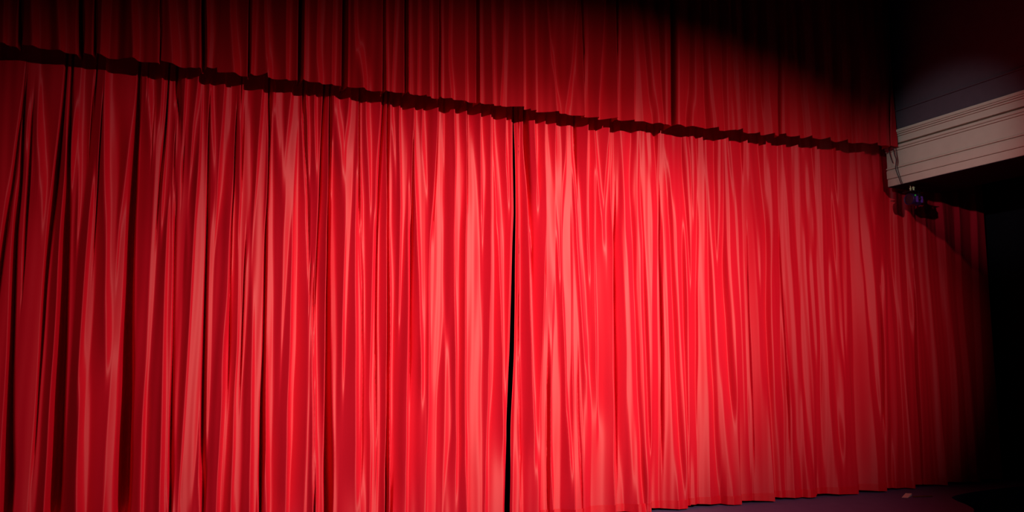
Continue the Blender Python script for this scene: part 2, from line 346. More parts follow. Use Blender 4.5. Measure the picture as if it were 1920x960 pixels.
-:-.05,7.073,.04 .206,7.073,.04 .392,7.043,.048 .703,7.021,.065 1.204,6.985,.13 1.456,6.983,.13 1.837,6.973,.114 2.351,6.985,.082 2.806,6.986,.066 3.133,6.963,.1 3.528,6.935,.075 3.929,6.94,.092 4.234,6.957,.059 5.2,6.957,.047
-:1.966,7.12,.033 2.354,7.101,.05 2.811,7.094,.05 3.011,7.139,.042 3.343,7.15,.051 3.676,7.127,.051 4.011,7.096,.051 4.278,7.06,.042 5.2,7.06,.034
-:-.05,7.284,.115 .194,7.284,.115 .381,7.263,.115 .695,7.233,.115 1.199,7.231,.083 1.839,7.253,.058 2.358,7.243,.059 2.95,7.245,.068 3.284,7.265,.068 3.755,7.267,.06 4.094,7.27,.052 5.2,7.27,.041
-:.939,7.465,.05 1.323,7.456,.118 1.581,7.439,.101 1.969,7.413,.051 2.494,7.412,.034
-:1.905,7.553,.017 2.102,7.549,.034 2.498,7.549,.043 2.83,7.536,.035 3.166,7.54,.043 3.3,7.531,.035
-:2.103,7.626,.034 2.501,7.644,.052 2.903,7.662,.052 3.174,7.679,.07 3.511,7.649,.07 3.921,7.632,.062 4.231,7.625,.044 5.2,7.625,.035
-:-.05,7.865,.206 .065,7.865,.206 .287,7.863,.24 .67,7.856,.241 1.187,7.849,.225 1.448,7.841,.209 1.842,7.851,.192 2.373,7.853,.158 2.776,7.855,.15 3.046,7.829,.142 3.456,7.848,.125 3.871,7.858,.108 4.256,7.884,.072 5.2,7.884,.058
-:1.379,8.109,.053 1.71,8.107,.089 1.976,8.082,.125 2.379,8.066,.125 2.851,8.029,.126 3.329,8.009,.108 3.604,7.983,.09 3.88,7.966,.054 5.2,7.966,.043
-:3.756,8.166,.018 3.892,8.121,.055 4.096,8.045,.064 4.266,7.984,.055 5.2,7.984,.044
-:3.477,8.164,.046 3.691,8.225,.074 3.979,8.319,.074 5.2,8.319,.059
-:-.05,8.185,.062 .27,8.185,.062 .657,8.206,.071 1.048,8.218,.071 1.311,8.246,.036 1.844,8.278,.036 2.385,8.31,.036
-:.39,8.363,.036 .65,8.384,.072 1.044,8.397,.09 1.442,8.41,.091 1.845,8.423,.073 2.388,8.429,.037
-:-.05,8.576,.027 .118,8.576,.027 1.039,8.597,.027 2.05,8.614,.028 2.392,8.595,.056 2.876,8.587,.056 3.507,8.609,.047
-:2.398,8.839,.028 2.817,8.855,.048 3.381,8.845,.048
-:-.05,9.151,.076 .218,9.151,.076 .552,9.162,.114 1.025,9.167,.115 1.298,9.163,.105 1.71,9.151,.115 2.126,9.111,.135 2.545,9.1,.135 2.897,9.082,.136 3.54,9.099,.117
-:-.05,9.447,.077 .202,9.447,.077 1.155,9.479,.078 1.78,9.469,.079 2.413,9.429,.049 2.912,9.435,.05 3.562,9.435,.06
-:-.05,9.7,.079 .188,9.7,.079 1.43,9.733,.08 2.42,9.699,.081 3.584,9.769,.082
-:-.05,9.978,.08 .174,9.978,.08 1.427,10.005,.081 2.429,10.035,.083 3.607,10.102,.084
k:2.311,-1.417,.022 2.752,-1.397,.019 3.035,-1.374,.015 3.777,-1.337,.008
k:.484,-1.241,.062 .901,-1.265,.052 1.365,-1.284,.037 1.707,-1.292,.03 2.227,-1.31,.026 2.756,-1.326,.026 3.04,-1.309,.019 3.663,-1.326,.012
k:2.45,-1.241,.004 2.761,-1.25,.015 3.044,-1.252,.019 3.486,-1.261,.012
k:1.104,-1.073,.004 1.339,-1.077,.011 1.794,-1.078,.019 2.323,-1.084,.023 2.772,-1.076,.027 3.059,-1.062,.031 3.276,-1.051,.028 3.555,-1.04,.024 3.931,-1.035,.016 5.2,-1.035,.016
k:.461,-.913,.08 .927,-.922,.073 1.445,-.934,.07 1.707,-.934,.062 2.238,-.946,.051 2.779,-.962,.047 3.067,-.963,.032 3.562,-.973,.02 3.937,-.99,.016 5.2,-.99,.016
k:.425,-.404,.089 .861,-.419,.085 1.348,-.424,.078 1.752,-.441,.07 2.253,-.451,.054 2.809,-.463,.05 3.106,-.462,.05 3.425,-.461,.038 3.762,-.457,.034 4.151,-.464,.017 5.2,-.464,.017
k:3.721,-.819,.004 3.849,-.818,.008 4.081,-.798,.008 5.2,-.798,.008
k:2.793,-.735,.004 3.085,-.734,.008 3.351,-.737,.008 3.635,-.736,.008
k:3.012,-.253,.004 3.243,-.247,.009 3.495,-.233,.009 3.789,-.221,.013 4.174,-.221,.013 5.2,-.221,.013
k:3.414,-.062,.004 3.598,-.084,.009 3.865,-.119,.013 4.183,-.155,.018 5.2,-.155,.018
k:3.728,-.327,.004 3.873,-.342,.009 4.161,-.391,.009 5.2,-.391,.009
k:.38,.238,.022 .832,.21,.026 1.336,.193,.022 1.754,.183,.018 2.272,.174,.018 2.848,.163,.013 3.154,.154,.009 3.829,.135,.009
k:1.566,.4,.004 1.754,.397,.009 2.279,.38,.009 2.86,.371,.009 3.171,.377,.009 3.67,.371,.009
k:3.461,.444,.005 3.661,.437,.007 4.115,.405,.007 5.2,.405,.007
k:.399,-.026,.021 .844,-.047,.021 1.341,-.062,.017 1.753,-.072,.009 2.264,-.088,.009 2.831,-.106,.009 3.407,-.141,.004
k:1.565,.503,.005 1.755,.501,.009 2.186,.498,.009 2.476,.496,.005
k:-.05,.717,.018 .347,.717,.018 .809,.709,.032 1.326,.695,.028 1.755,.694,.019 2.288,.684,.019 2.879,.672,.019 2.979,.678,.014 3.381,.678,.014 3.788,.674,.014 4.173,.655,.014 5.2,.655,.014
k:2.4,1.087,.005 2.6,1.071,.007 3.055,1.048,.01 3.36,1.029,.01 3.72,1.003,.015 4.161,.97,.015 5.2,.97,.015
k:-.05,1.182,.007 .314,1.182,.007 1.317,1.152,.007 2.201,1.117,.005
k:2.202,1.141,.005 2.402,1.14,.01 2.806,1.144,.015 3.087,1.151,.015 3.423,1.156,.015 3.841,1.159,.015 4.17,1.17,.015 5.2,1.17,.015
k:-.05,1.316,.053 .305,1.316,.053 .782,1.298,.049 1.315,1.279,.039 1.757,1.267,.034 2.305,1.252,.03 3.017,1.242,.03 3.326,1.239,.025 3.744,1.233,.015 4.176,1.221,.01 5.2,1.221,.01
k:.767,1.619,.005 1.308,1.607,.008 2.213,1.581,.008 2.777,1.553,.01 3.036,1.537,.01 3.561,1.52,.01 4.147,1.507,.01 5.2,1.507,.01
k:.761,1.75,.005 1.306,1.734,.01 1.758,1.725,.01 2.526,1.719,.01 3.128,1.723,.011 3.581,1.735,.011 4.178,1.755,.011 5.2,1.755,.011
k:-.05,1.851,.015 .267,1.851,.015 .756,1.852,.021 1.304,1.852,.021 1.759,1.844,.021 2.323,1.833,.016 3.055,1.82,.016 3.588,1.81,.021 4.156,1.799,.022 5.2,1.799,.022
k:-.05,1.903,.031 .239,1.903,.031 .41,1.895,.015 .607,1.891,.005
k:1.605,2.078,.005 2.018,2.072,.008 2.54,2.069,.011 3.071,2.061,.011 3.611,2.058,.005
k:3.195,2.29,.006 3.523,2.303,.011 3.856,2.316,.011 4.174,2.318,.017 5.2,2.318,.017
k:3.442,2.639,.006 3.664,2.638,.009 4.171,2.634,.012 5.2,2.634,.012
k:.534,3.239,.006 .745,3.233,.009 1.277,3.223,.009 1.763,3.212,.009 2.365,3.212,.012 2.979,3.219,.009 4.123,3.221,.009 5.2,3.221,.009
k:2.706,3.383,.006 2.931,3.371,.009 3.157,3.354,.012 3.498,3.324,.018 3.899,3.3,.025 4.189,3.283,.025 5.2,3.283,.025
k:2.713,3.524,.006 3.054,3.52,.012 3.572,3.523,.009
k:-.05,3.551,.009 .2,3.551,.009 .678,3.548,.012 1.271,3.546,.012 1.598,3.542,.006
k:3.723,3.906,.006 3.901,3.902,.01 4.197,3.886,.013 5.2,3.886,.013
k:-.05,3.91,.006 .176,3.91,.006 .499,3.907,.009 .934,3.894,.009 1.375,3.886,.006
k:.64,4.373,.006 .806,4.376,.01 1.255,4.378,.013 1.766,4.374,.013 2.401,4.379,.013 2.87,4.374,.013 3.226,4.388,.007
k:.785,4.928,.007 1.244,4.934,.014 1.767,4.948,.014 2.299,4.948,.014 2.778,4.94,.014 3.264,4.953,.011
k:.737,6.147,.008 1.099,6.148,.015 1.342,6.144,.015 1.771,6.14,.015 2.205,6.136,.015 2.833,6.148,.008
k:.901,6.672,.008 1.21,6.681,.016 1.521,6.665,.016 1.962,6.664,.016 2.343,6.66,.012 2.856,6.655,.008
k:1.049,8.209,.009 1.312,8.211,.027 1.577,8.222,.036 1.978,8.243,.036 2.248,8.263,.009
k:-.05,8.85,.018 .102,8.85,.018 .366,8.854,.028 .765,8.861,.037 1.167,8.858,.047 1.438,8.852,.047 1.847,8.868,.038 2.261,8.884,.028 2.538,8.87,.01
'''
VALANCE_FOLDS = '''
+:4,-1.419,.03 4.201,-1.419,.03 4.56,-1.442,.03
+:4,-1.154,.076 4.196,-1.154,.076 4.603,-1.198,.076
+:4,-.999,.031 4.196,-.999,.031 4.63,-1.044,.039
+:4,-.652,.065 4.2,-.652,.065 4.695,-.666,.057
+:4,-.434,.041 4.208,-.434,.041 4.728,-.482,.042
+:4,-.096,.052 4.232,-.096,.052 4.783,-.165,.034
+:4,-.005,.026 4.231,-.005,.026 4.803,-.048,.035 6.4,-.048,.028
+:4,.119,.044 4.214,.119,.044 4.536,.132,.053 4.83,.106,.044 6.4,.106,.035
+:4,.392,.018 4.227,.392,.018 4.422,.362,.036 4.866,.313,.027 6.4,.313,.022
+:4,.507,.028 4.218,.507,.028 4.899,.505,.023 6.4,.505,.019
+:4,.693,.065 4.218,.693,.065 4.413,.639,.056 4.916,.598,.047 6.4,.598,.037
+:4,.811,.024 4.209,.811,.024 4.951,.802,.024 6.4,.802,.019
+:4,.965,.048 4.204,.965,.048 4.976,.947,.039 6.4,.947,.031
+:4,1.126,.029 4.2,1.126,.029 4.529,1.082,.049 5.001,1.089,.059 6.4,1.089,.047
+:4,1.224,.025 4.197,1.224,.025 5.023,1.218,.03 6.4,1.218,.024
+:4,1.358,.025 4.22,1.358,.025 5.044,1.339,.025 6.4,1.339,.02
+:4,1.567,.061 4.19,1.567,.061 4.438,1.531,.051 4.688,1.439,.031 5.058,1.415,.026 6.4,1.415,.02
+:4,1.738,.026 4.185,1.738,.026 5.111,1.721,.021 6.4,1.721,.017
+:4,1.796,.031 4.182,1.796,.031 4.692,1.808,.032 5.127,1.816,.032 6.4,1.816,.026
+:4,1.97,.043 4.204,1.97,.043 5.15,1.945,.032 6.4,1.945,.026
+:4,2.05,.032 4.208,2.05,.032 5.167,2.042,.027 6.4,2.042,.022
+:4,2.18,.033 4.203,2.18,.033 5.187,2.157,.022 6.4,2.157,.018
+:4,2.284,.033 4.2,2.284,.033 5.206,2.268,.028 6.4,2.268,.022
+:4,2.411,.033 4.199,2.411,.033 4.665,2.362,.033 5.224,2.368,.034 6.4,2.368,.027
+:4,2.557,.034 4.195,2.557,.034 4.804,2.547,.023 6.4,2.547,.018
+:4,2.716,.046 4.22,2.716,.046 5.281,2.7,.035 6.4,2.7,.028
+:4,2.849,.035 4.197,2.849,.035 5.304,2.828,.035 6.4,2.828,.028
+:4,2.936,.07 4.197,2.936,.07 4.582,2.959,.059 5.329,2.976,.06 6.4,2.976,.048
+:4,3.184,.03 4.198,3.184,.03 5.363,3.169,.03 6.4,3.169,.024
+:4,3.317,.03 4.197,3.317,.03 5.388,3.31,.031 6.4,3.31,.025
+:4,3.611,.037 4.209,3.611,.037 4.376,3.563,.037 4.663,3.54,.044 4.947,3.486,.037 5.411,3.446,.037 6.4,3.446,.03
+:4,3.661,.038 4.203,3.661,.038 4.351,3.694,.057 4.692,3.754,.051 5.175,3.81,.039 5.48,3.84,.032 6.4,3.84,.026
+:4,3.914,.051 4.22,3.914,.051 4.272,3.902,.051 5.493,3.918,.033 6.4,3.918,.026
+:4,4.055,.032 4.225,4.055,.032 4.62,4.094,.039 5.045,4.134,.04 5.537,4.168,.033 6.4,4.168,.027
+:4,4.304,.04 4.23,4.304,.04 5.565,4.329,.034 6.4,4.329,.027
-:4,4.517,.108 4.224,4.517,.108 4.859,4.518,.068 5.591,4.479,.041 6.4,4.479,.033
-:4,4.79,.041 4.237,4.79,.041 4.522,4.735,.055 5.127,4.675,.042 5.618,4.631,.035 6.4,4.631,.028
-:4,4.887,.035 4.236,4.887,.035 5.664,4.898,.036 6.4,4.898,.028
-:4,5.035,.035 4.264,5.035,.035 5.694,5.07,.029 6.4,5.07,.023
-:4,5.211,.043 4.241,5.211,.043 4.653,5.282,.058 5.74,5.333,.044 6.4,5.333,.035
-:4,5.516,.044 4.256,5.516,.044 4.49,5.488,.052 5.246,5.456,.045 5.763,5.467,.037 6.4,5.467,.03
-:4,5.75,.09 4.363,5.75,.09 4.774,5.729,.06 5.29,5.741,.046 6.4,5.741,.036
-:4,5.878,.061 4.378,5.878,.061 4.854,5.853,.061 5.241,5.846,.038 6.4,5.846,.031
-:4,6.098,.108 4.338,6.098,.108 4.82,6.088,.078 5.476,6.102,.055 6.4,6.102,.044
-:4,6.307,.094 4.329,6.307,.094 4.847,6.292,.063 5.507,6.3,.048 6.4,6.3,.038
-:4,6.517,.04 4.287,6.517,.04 5.28,6.561,.032 6.4,6.561,.026
-:4,6.68,.113 4.337,6.68,.113 4.897,6.678,.09 5.433,6.682,.066 6.4,6.682,.053
-:4,6.899,.066 4.328,6.899,.066 4.788,6.868,.058 5.324,6.857,.042 6.4,6.857,.033
-:4,7.172,.084 4.323,7.172,.084 4.756,7.148,.076 5.367,7.151,.051 6.4,7.151,.041
-:4,7.426,.086 4.33,7.426,.086 4.723,7.435,.069 5.274,7.462,.052 6.4,7.462,.042
-:4,7.685,.07 4.329,7.685,.07 5.174,7.734,.053 6.4,7.734,.043
-:4,7.949,.072 4.336,7.949,.072 5.14,8.008,.064 6.4,8.008,.051
-:4,8.119,.045 4.332,8.119,.045 5.092,8.176,.046 6.4,8.176,.037
-:4,8.335,.055 4.313,8.335,.055 5.12,8.389,.047 6.4,8.389,.037
k:4,-1.341,.022 4.213,-1.341,.022 4.573,-1.368,.015
k:4,-.9,.031 4.196,-.9,.031 4.649,-.934,.028
k:4,-.793,.016 4.203,-.793,.016 4.669,-.819,.012
k:4,-.289,.004 4.325,-.289,.004 4.757,-.314,.008
k:4,.071,.035 4.207,.071,.035 4.818,.036,.026 6.4,.036,.026
k:4,.45,.014 4.26,.45,.014 4.886,.427,.009 6.4,.427,.009
k:4,.902,.038 4.211,.902,.038 4.966,.888,.039 6.4,.888,.039
k:4,1.314,.045 4.199,1.314,.045 5.037,1.298,.04 6.4,1.298,.04
k:4,1.692,.031 4.169,1.692,.031 5.103,1.673,.031 6.4,1.673,.031
k:4,1.906,.026 4.19,1.906,.026 5.141,1.891,.027 6.4,1.891,.027
k:4,2.24,.016 4.2,2.24,.016 5.2,2.234,.017 6.4,2.234,.017
k:4,2.523,.011 4.191,2.523,.011 4.8,2.519,.006
k:4,2.659,.034 4.197,2.659,.034 5.273,2.653,.035 6.4,2.653,.035
k:4,3.85,.019 4.207,3.85,.019 5.183,3.862,.013 6.4,3.862,.013
k:4,4.251,.033 4.224,4.251,.033 5.556,4.275,.034 6.4,4.275,.034
k:4,4.978,.035 4.233,4.978,.035 5.685,5.02,.036 6.4,5.02,.036
k:4,6.469,.016 4.269,6.469,.016 5.274,6.52,.008 6.4,6.52,.008
k:4,8.236,.027 4.33,8.236,.027 5.181,8.311,.028 6.4,8.311,.028
'''


class Folds:
    """Pleats of a hanging cloth. Faces run between creases in a fixed order; a face that ends
    runs out into the edge of its neighbour, the way pleats merge on their way up or down."""
    def __init__(self, text, face_slope, steep, fade):
        self.P, self.K, self.S = [], [], []
        self.face_slope, self.steep, self.fade = face_slope, steep, fade
        for l in text.strip().splitlines():
            k, pts = l.split(':')
            a = np.array([[float(v) for v in p.split(',')] for p in pts.split()])
            if k == 'k':
                self.K.append(a)
            else:
                self.P.append(a); self.S.append(1.0 if k == '+' else -1.0)
        self.S = np.array(self.S)
        n = len(self.P)
        # which neighbour a face runs out into, at its lower and upper end
        self.side = []
        for k in range(n):
            row = []
            for e in (0, -1):
                z, c, w = self.P[k][e]
                dl = dr = 9.0
                for j in range(k - 1, max(k - 7, -1), -1):
                    a = self.P[j]
                    if a[0, 0] <= z <= a[-1, 0]:
                        dl = c - np.interp(z, a[:, 0], a[:, 1] + a[:, 2] / 2); break
                for j in range(k + 1, min(k + 7, n)):
                    a = self.P[j]
                    if a[0, 0] <= z <= a[-1, 0]:
                        dr = np.interp(z, a[:, 0], a[:, 1] - a[:, 2] / 2) - c; break
                row.append((-1 if dl < dr else 1, float(np.clip(7 * min(dl, dr), self.fade * .8, 1.7))))
            self.side.append(row)

    def edges(self, z):
        n = len(self.P)
        lo, hi, t, sd = np.zeros(n), np.zeros(n), np.zeros(n), np.zeros(n, int); fade = 1.0
        for k, a in enumerate(self.P):
            c = np.interp(z, a[:, 0], a[:, 1]); w = np.interp(z, a[:, 0], a[:, 2])
            if z < a[0, 0]:
                d = a[0, 0] - z; s = (a[1, 1] - a[0, 1]) / max(a[1, 0] - a[0, 0], .1); c -= np.clip(s, -.15, .15) * min(d, .4); sd[k], fade = self.side[k][0]
            elif z > a[-1, 0]:
                d = z - a[-1, 0]; s = (a[-1, 1] - a[-2, 1]) / max(a[-1, 0] - a[-2, 0], .1); c += np.clip(s, -.15, .15) * min(d, .4); sd[k], fade = self.side[k][1]
            else:
                d = 0.0
            tt = min(1.0, d / fade); t[k] = tt * tt * (3 - 2 * tt)
            w *= max(0.0, 1 - d / 0.45) if d else 1.0
            if k and self.S[k - 1] == self.S[k]:
                t[k] = 0.0                           # same turn on both sides: the face just narrows to nothing
            lo[k], hi[k] = c - w / 2, c + w / 2
        for k in range(1, n):
            if t[k] > 0 and sd[k] < 0:
                q = hi[k - 1]; lo[k] += (q - lo[k]) * t[k]; hi[k] += (q - hi[k]) * t[k]
        for k in range(n - 2, -1, -1):
            if t[k] > 0 and sd[k] > 0:
                q = lo[k + 1]; lo[k] += (q - lo[k]) * t[k]; hi[k] += (q - hi[k]) * t[k]
        e = np.empty(2 * n); e[0::2], e[1::2] = lo, hi
        return 0.5 * (np.maximum.accumulate(e) + np.minimum.accumulate(e[::-1])[::-1])

    def height(self, u, z):
        du = 0.003
        g = np.arange(u[0] - 1.0, u[-1] + 1.0, du)
        e = self.edges(z)
        i = np.searchsorted(e, g)                    # odd: on a face, even: between faces
        fs = self.face_slope(g)
        gap = np.clip(i // 2 - 1, 0, len(self.S) - 1)
        gw = np.clip((e[2::2] - e[1:-1:2]) / 0.035, 0, 1)[np.clip(gap, 0, len(self.S) - 2)]   # a closing turn dies away
        s = np.where(i % 2 == 1, fs, fs + self.S[gap] * self.steep(g) * gw)
        # the short steep return at the end of each turn brings the cloth back to its line
        lo_e, hi_e = e[np.clip(i - 1, 0, len(e) - 1)], e[np.clip(i, 0, len(e) - 1)]
        nxt = np.clip((e[1::2] - e[0::2]) / 0.016, 0, 1)[np.clip(i // 2, 0, len(self.S) - 1)]
        ret = ((i % 2 == 0) & (hi_e - g < np.maximum(0.2 * (hi_e - lo_e), 0.008))) * nxt
        m = int(0.28 / du); k1 = np.hanning(2 * m + 1); k1 /= k1.sum()
        loc = lambda q: np.convolve(np.pad(q, m, 'edge'), k1, 'valid')
        s = s - ret * np.clip(loc(s) / np.maximum(loc(ret), 0.04), -6.0, 6.0)
        ker = np.exp(-0.5 * (np.arange(-5, 6) * du / 0.0045) ** 2); ker /= ker.sum()
        s = np.convolve(np.pad(s, 5, 'edge'), ker, 'valid')
        h = np.cumsum(s) * du
        for m in (100, 80):                           # the cloth as a whole hangs straight
            k2 = np.hanning(2 * m + 1); k2 /= k2.sum()
            h = h - np.convolve(np.pad(h, m, 'reflect', reflect_type='odd'), k2, 'valid')
        h = np.interp(u, g, h)
        for a in self.K:
            d = max(a[0, 0] - z, z - a[-1, 0], 0)
            t = max(0.0, 1 - d / 0.25)
            if t > 0.001:
                c = np.interp(z, a[:, 0], a[:, 1]); w = np.interp(z, a[:, 0], a[:, 2])
                dep = min(0.40, 0.026 + 4.4 * w) * t * t * (3 - 2 * t)
                h = h - dep * np.exp(-(np.abs(u - c) / (max(w, 0.008) * 0.56)) ** 5)
        return h

CAMX, CAMY, LX, LY = 0.0, 7.6, 5.8, 8.4
def slope_main(u):
    # cloth between two folds lies partly turned to the half-way direction of sight and light
    ang = 0.5 * (np.arctan((LX - u) / LY) + np.arctan((CAMX - u) / CAMY))
    return -np.tan(ang) * np.interp(u, [-1, 1, 2, 5, 7, 8.3], [0.4, 0.75, 1.0, 1.0, 0.85, 0.7])

def cloth(name, mat, parent, nu, nz, edgeL, edgeR, zlo, zhi, folds, ybase, offset=0.0, roll=(0, 0), seed=1, relax=0, flare=0.0):
    rng = np.random.default_rng(seed)
    ph = rng.uniform(0, 6.28, 8)
    V = np.zeros((nz, nu, 3)); Hh = np.zeros((nz, nu))
    s = np.linspace(0, 1, nu)
    for i in range(nz):
        t = i / (nz - 1)
        zmid = zlo(3.0) + (zhi - zlo(3.0)) * t
        a, b = edgeL(zmid), edgeR(zmid)
        u = a + (b - a) * s
        z = zlo(u) + (zhi - zlo(u)) * t
        h = folds.height(u, zmid)
        # faint drag wrinkles in the cloth
        h = h + 0.0022 * np.sin(u * 74 + ph[0] + 1.3 * np.sin(zmid * 1.9 + ph[1])) * (0.5 + 0.5 * np.sin(u * 3.1 + ph[2]))
        h = h + 0.012 * np.sin(u * 5.3 + ph[3] + 0.25 * zmid) + 0.008 * np.sin(u * 9.1 + ph[4] - 0.2 * zmid)
        h = h + flare * over(u) * np.clip((2.2 - zmid) / 2.0, 0, 1) ** 2
        for k, e in ((0, u - a), (1, b - u)):
            if roll[k]:
                h = h - roll[k] * np.exp(-(e / 0.014) ** 2)
        Hh[i] = h
        V[i, :, 0] = u
        V[i, :, 1] = ybase(u) - offset
        V[i, :, 2] = z
    # cloth has some stiffness: even out the folds along their length
    for _ in range(relax):
        P = np.pad(Hh, ((1, 1), (0, 0)), 'edge')
        Hh = 0.25 * P[:-2] + 0.5 * P[1:-1] + 0.25 * P[2:]
    V[:, :, 1] -= Hh
    idx = np.arange(nu * nz).reshape(nz, nu)
    F = np.stack([idx[:-1, :-1], idx[:-1, 1:], idx[1:, 1:], idx[1:, :-1]], -1).reshape(-1, 4)
    me = bpy.data.meshes.new(name)
    me.vertices.add(nu * nz); me.vertices.foreach_set('co', V.reshape(-1))
    me.loops.add(F.size); me.loops.foreach_set('vertex_index', F.reshape(-1).astype(np.int32))
    me.polygons.add(len(F)); me.polygons.foreach_set('loop_start', (np.arange(len(F)) * 4).astype(np.int32))
    me.update(calc_edges=True)
    uv = me.uv_layers.new(name='weave')
    co = V.reshape(-1, 3)[F.reshape(-1)]
    uv.data.foreach_set('uv', np.stack([co[:, 2], co[:, 0]], -1).reshape(-1))
    return link_mesh(name, me, mat, parent)

GAP = np.array([(4.175,3.163,0.024),(3.713,3.162,0.027),(3.145,3.165,0.030),(2.863,3.159,0.036),(2.363,3.153,0.042),(1.708,3.141,0.041),(1.386,3.129,0.041),(0.856,3.111,0.041),(0.542,3.094,0.046),(0.180,3.083,0.046)])[::-1]
gap_l = lambda z: float(np.interp(z, GAP[:, 0], GAP[:, 1] - GAP[:, 2] * .45))
gap_r = lambda z: float(np.interp(z, GAP[:, 0], GAP[:, 1] + GAP[:, 2] * .45))
main_folds = Folds(CURTAIN_FOLDS, slope_main, lambda u: np.interp(u, [0, 3, 4.5, 6], [.95, 1.05, .95, .78]), 0.55)
y_main = lambda u: np.interp(u, [-3, 8.1, 8.45, 11], [0.045, 0.045, 0.11, 0.11])
STEPS = np.array([2.4, 3.4, 3.95, 4.72, 5.20, 5.90, 6.36, 7.00, 7.64, 8.10, 8.6, 9.2, 9.8, 10.6])   # where the hem of one fold lies over the next
def over(u):
    u = np.asarray(u, float)
    i = np.clip(np.searchsorted(STEPS, u), 1, len(STEPS) - 1)
    t = (u - STEPS[i - 1]) / (STEPS[i] - STEPS[i - 1])
    w = np.where(t < .12, 1 - t / .12, np.clip((t - .12) / .88, 0, 1))
    return np.where((u > STEPS[0]) & (u < STEPS[-1]), w - .5, 0.0)
hem_z = lambda u: 0.026 + 0.003 * np.sin(np.asarray(u) * 7.3) - 0.022 * over(u)

root = empty('stage_curtain', (0.9, 0.0, 0.0))
tag(root, 'red satin stage curtain panel left of the dark centre gap, with wide dark creases', 'curtain', 'main curtain panels')
cloth('drape', M['red_satin'], root, 1600, 90, lambda z: -2.3, gap_l, hem_z, 4.95, main_folds, y_main, roll=(0, .03), seed=1, relax=12)
cloth('hem', M['red_hem'], root, 1600, 6, lambda z: -2.3, lambda z: gap_l(z) - .004, lambda u: hem_z(u) - .004, 0.105, main_folds, y_main, 0.005, roll=(0, .03), seed=1)
root = empty('stage_curtain', (6.5, 0.0, 0.0))
tag(root, 'red satin stage curtain panel right of the dark centre gap, hem showing above the floor', 'curtain', 'main curtain panels')
cloth('drape', M['red_satin'], root, 2000, 90, gap_r, lambda z: 10.3, hem_z, 4.95, main_folds, y_main, roll=(.02, 0), seed=2, relax=12, flare=.10)
cloth('hem', M['red_hem'], root, 2000, 6, lambda z: gap_r(z) + .004, lambda z: 10.3, lambda u: hem_z(u) - .004, 0.105, main_folds, y_main, 0.005, roll=(.02, 0), seed=2, flare=.10)

# valance above the main curtain
val_folds = Folds(VALANCE_FOLDS, slope_main, lambda u: 0.75 + 0 * u, 0.4)
val_k = [float(np.interp(4.2, a[:, 0], a[:, 1])) for a in val_folds.K]
VAL_STEPS = [(0.18, 0.045), (0.61, 0.045), (2.11, 0.020), (3.23, 0.025), (5.57, 0.045), (5.91, 0.050), (6.18, 0.040), (6.39, 0.030), (6.55, 0.030), (6.75, 0.035), (6.93, 0.035), (7.22, 0.045), (7.54, 0.045), (7.98, 0.040)]
def val_hem(u):
    u = np.asarray(u, float)
    z = np.interp(u, [-3, 4.0, 5.2, 7.6, 9], [4.195, 4.20, 4.235, 4.305, 4.315])
    for c in val_k:
        z = z + np.where(u > c, 0.022 * np.exp(-np.maximum(u - c, 0) / 0.08), -0.006 * np.exp(-np.maximum(c - u, 0) / 0.05))
    for c, a in VAL_STEPS:
        z = z + np.where(u < c, a * np.exp(-np.maximum(c - u, 0) / 0.10), 0) - a * .35\
            * np.exp(-((u - c) / 0.2) ** 2)
    return z + 0.004 * np.sin(u * 11) + 0.003 * np.sin(u * 21 + 1)
y_val = lambda u: np.full_like(np.asarray(u, float), -0.235)
root = empty('curtain_valance', (3.2, -0.27, 4.2))
tag(root, 'dark red pleated valance hanging across the top above the main curtain', 'valance')
cloth('drape', M['red_valance'], root, 2600, 50, lambda z: -2.5, lambda z: 8.375, val_hem, 6.35, val_folds, y_val, roll=(0, .1), seed=5, relax=12)

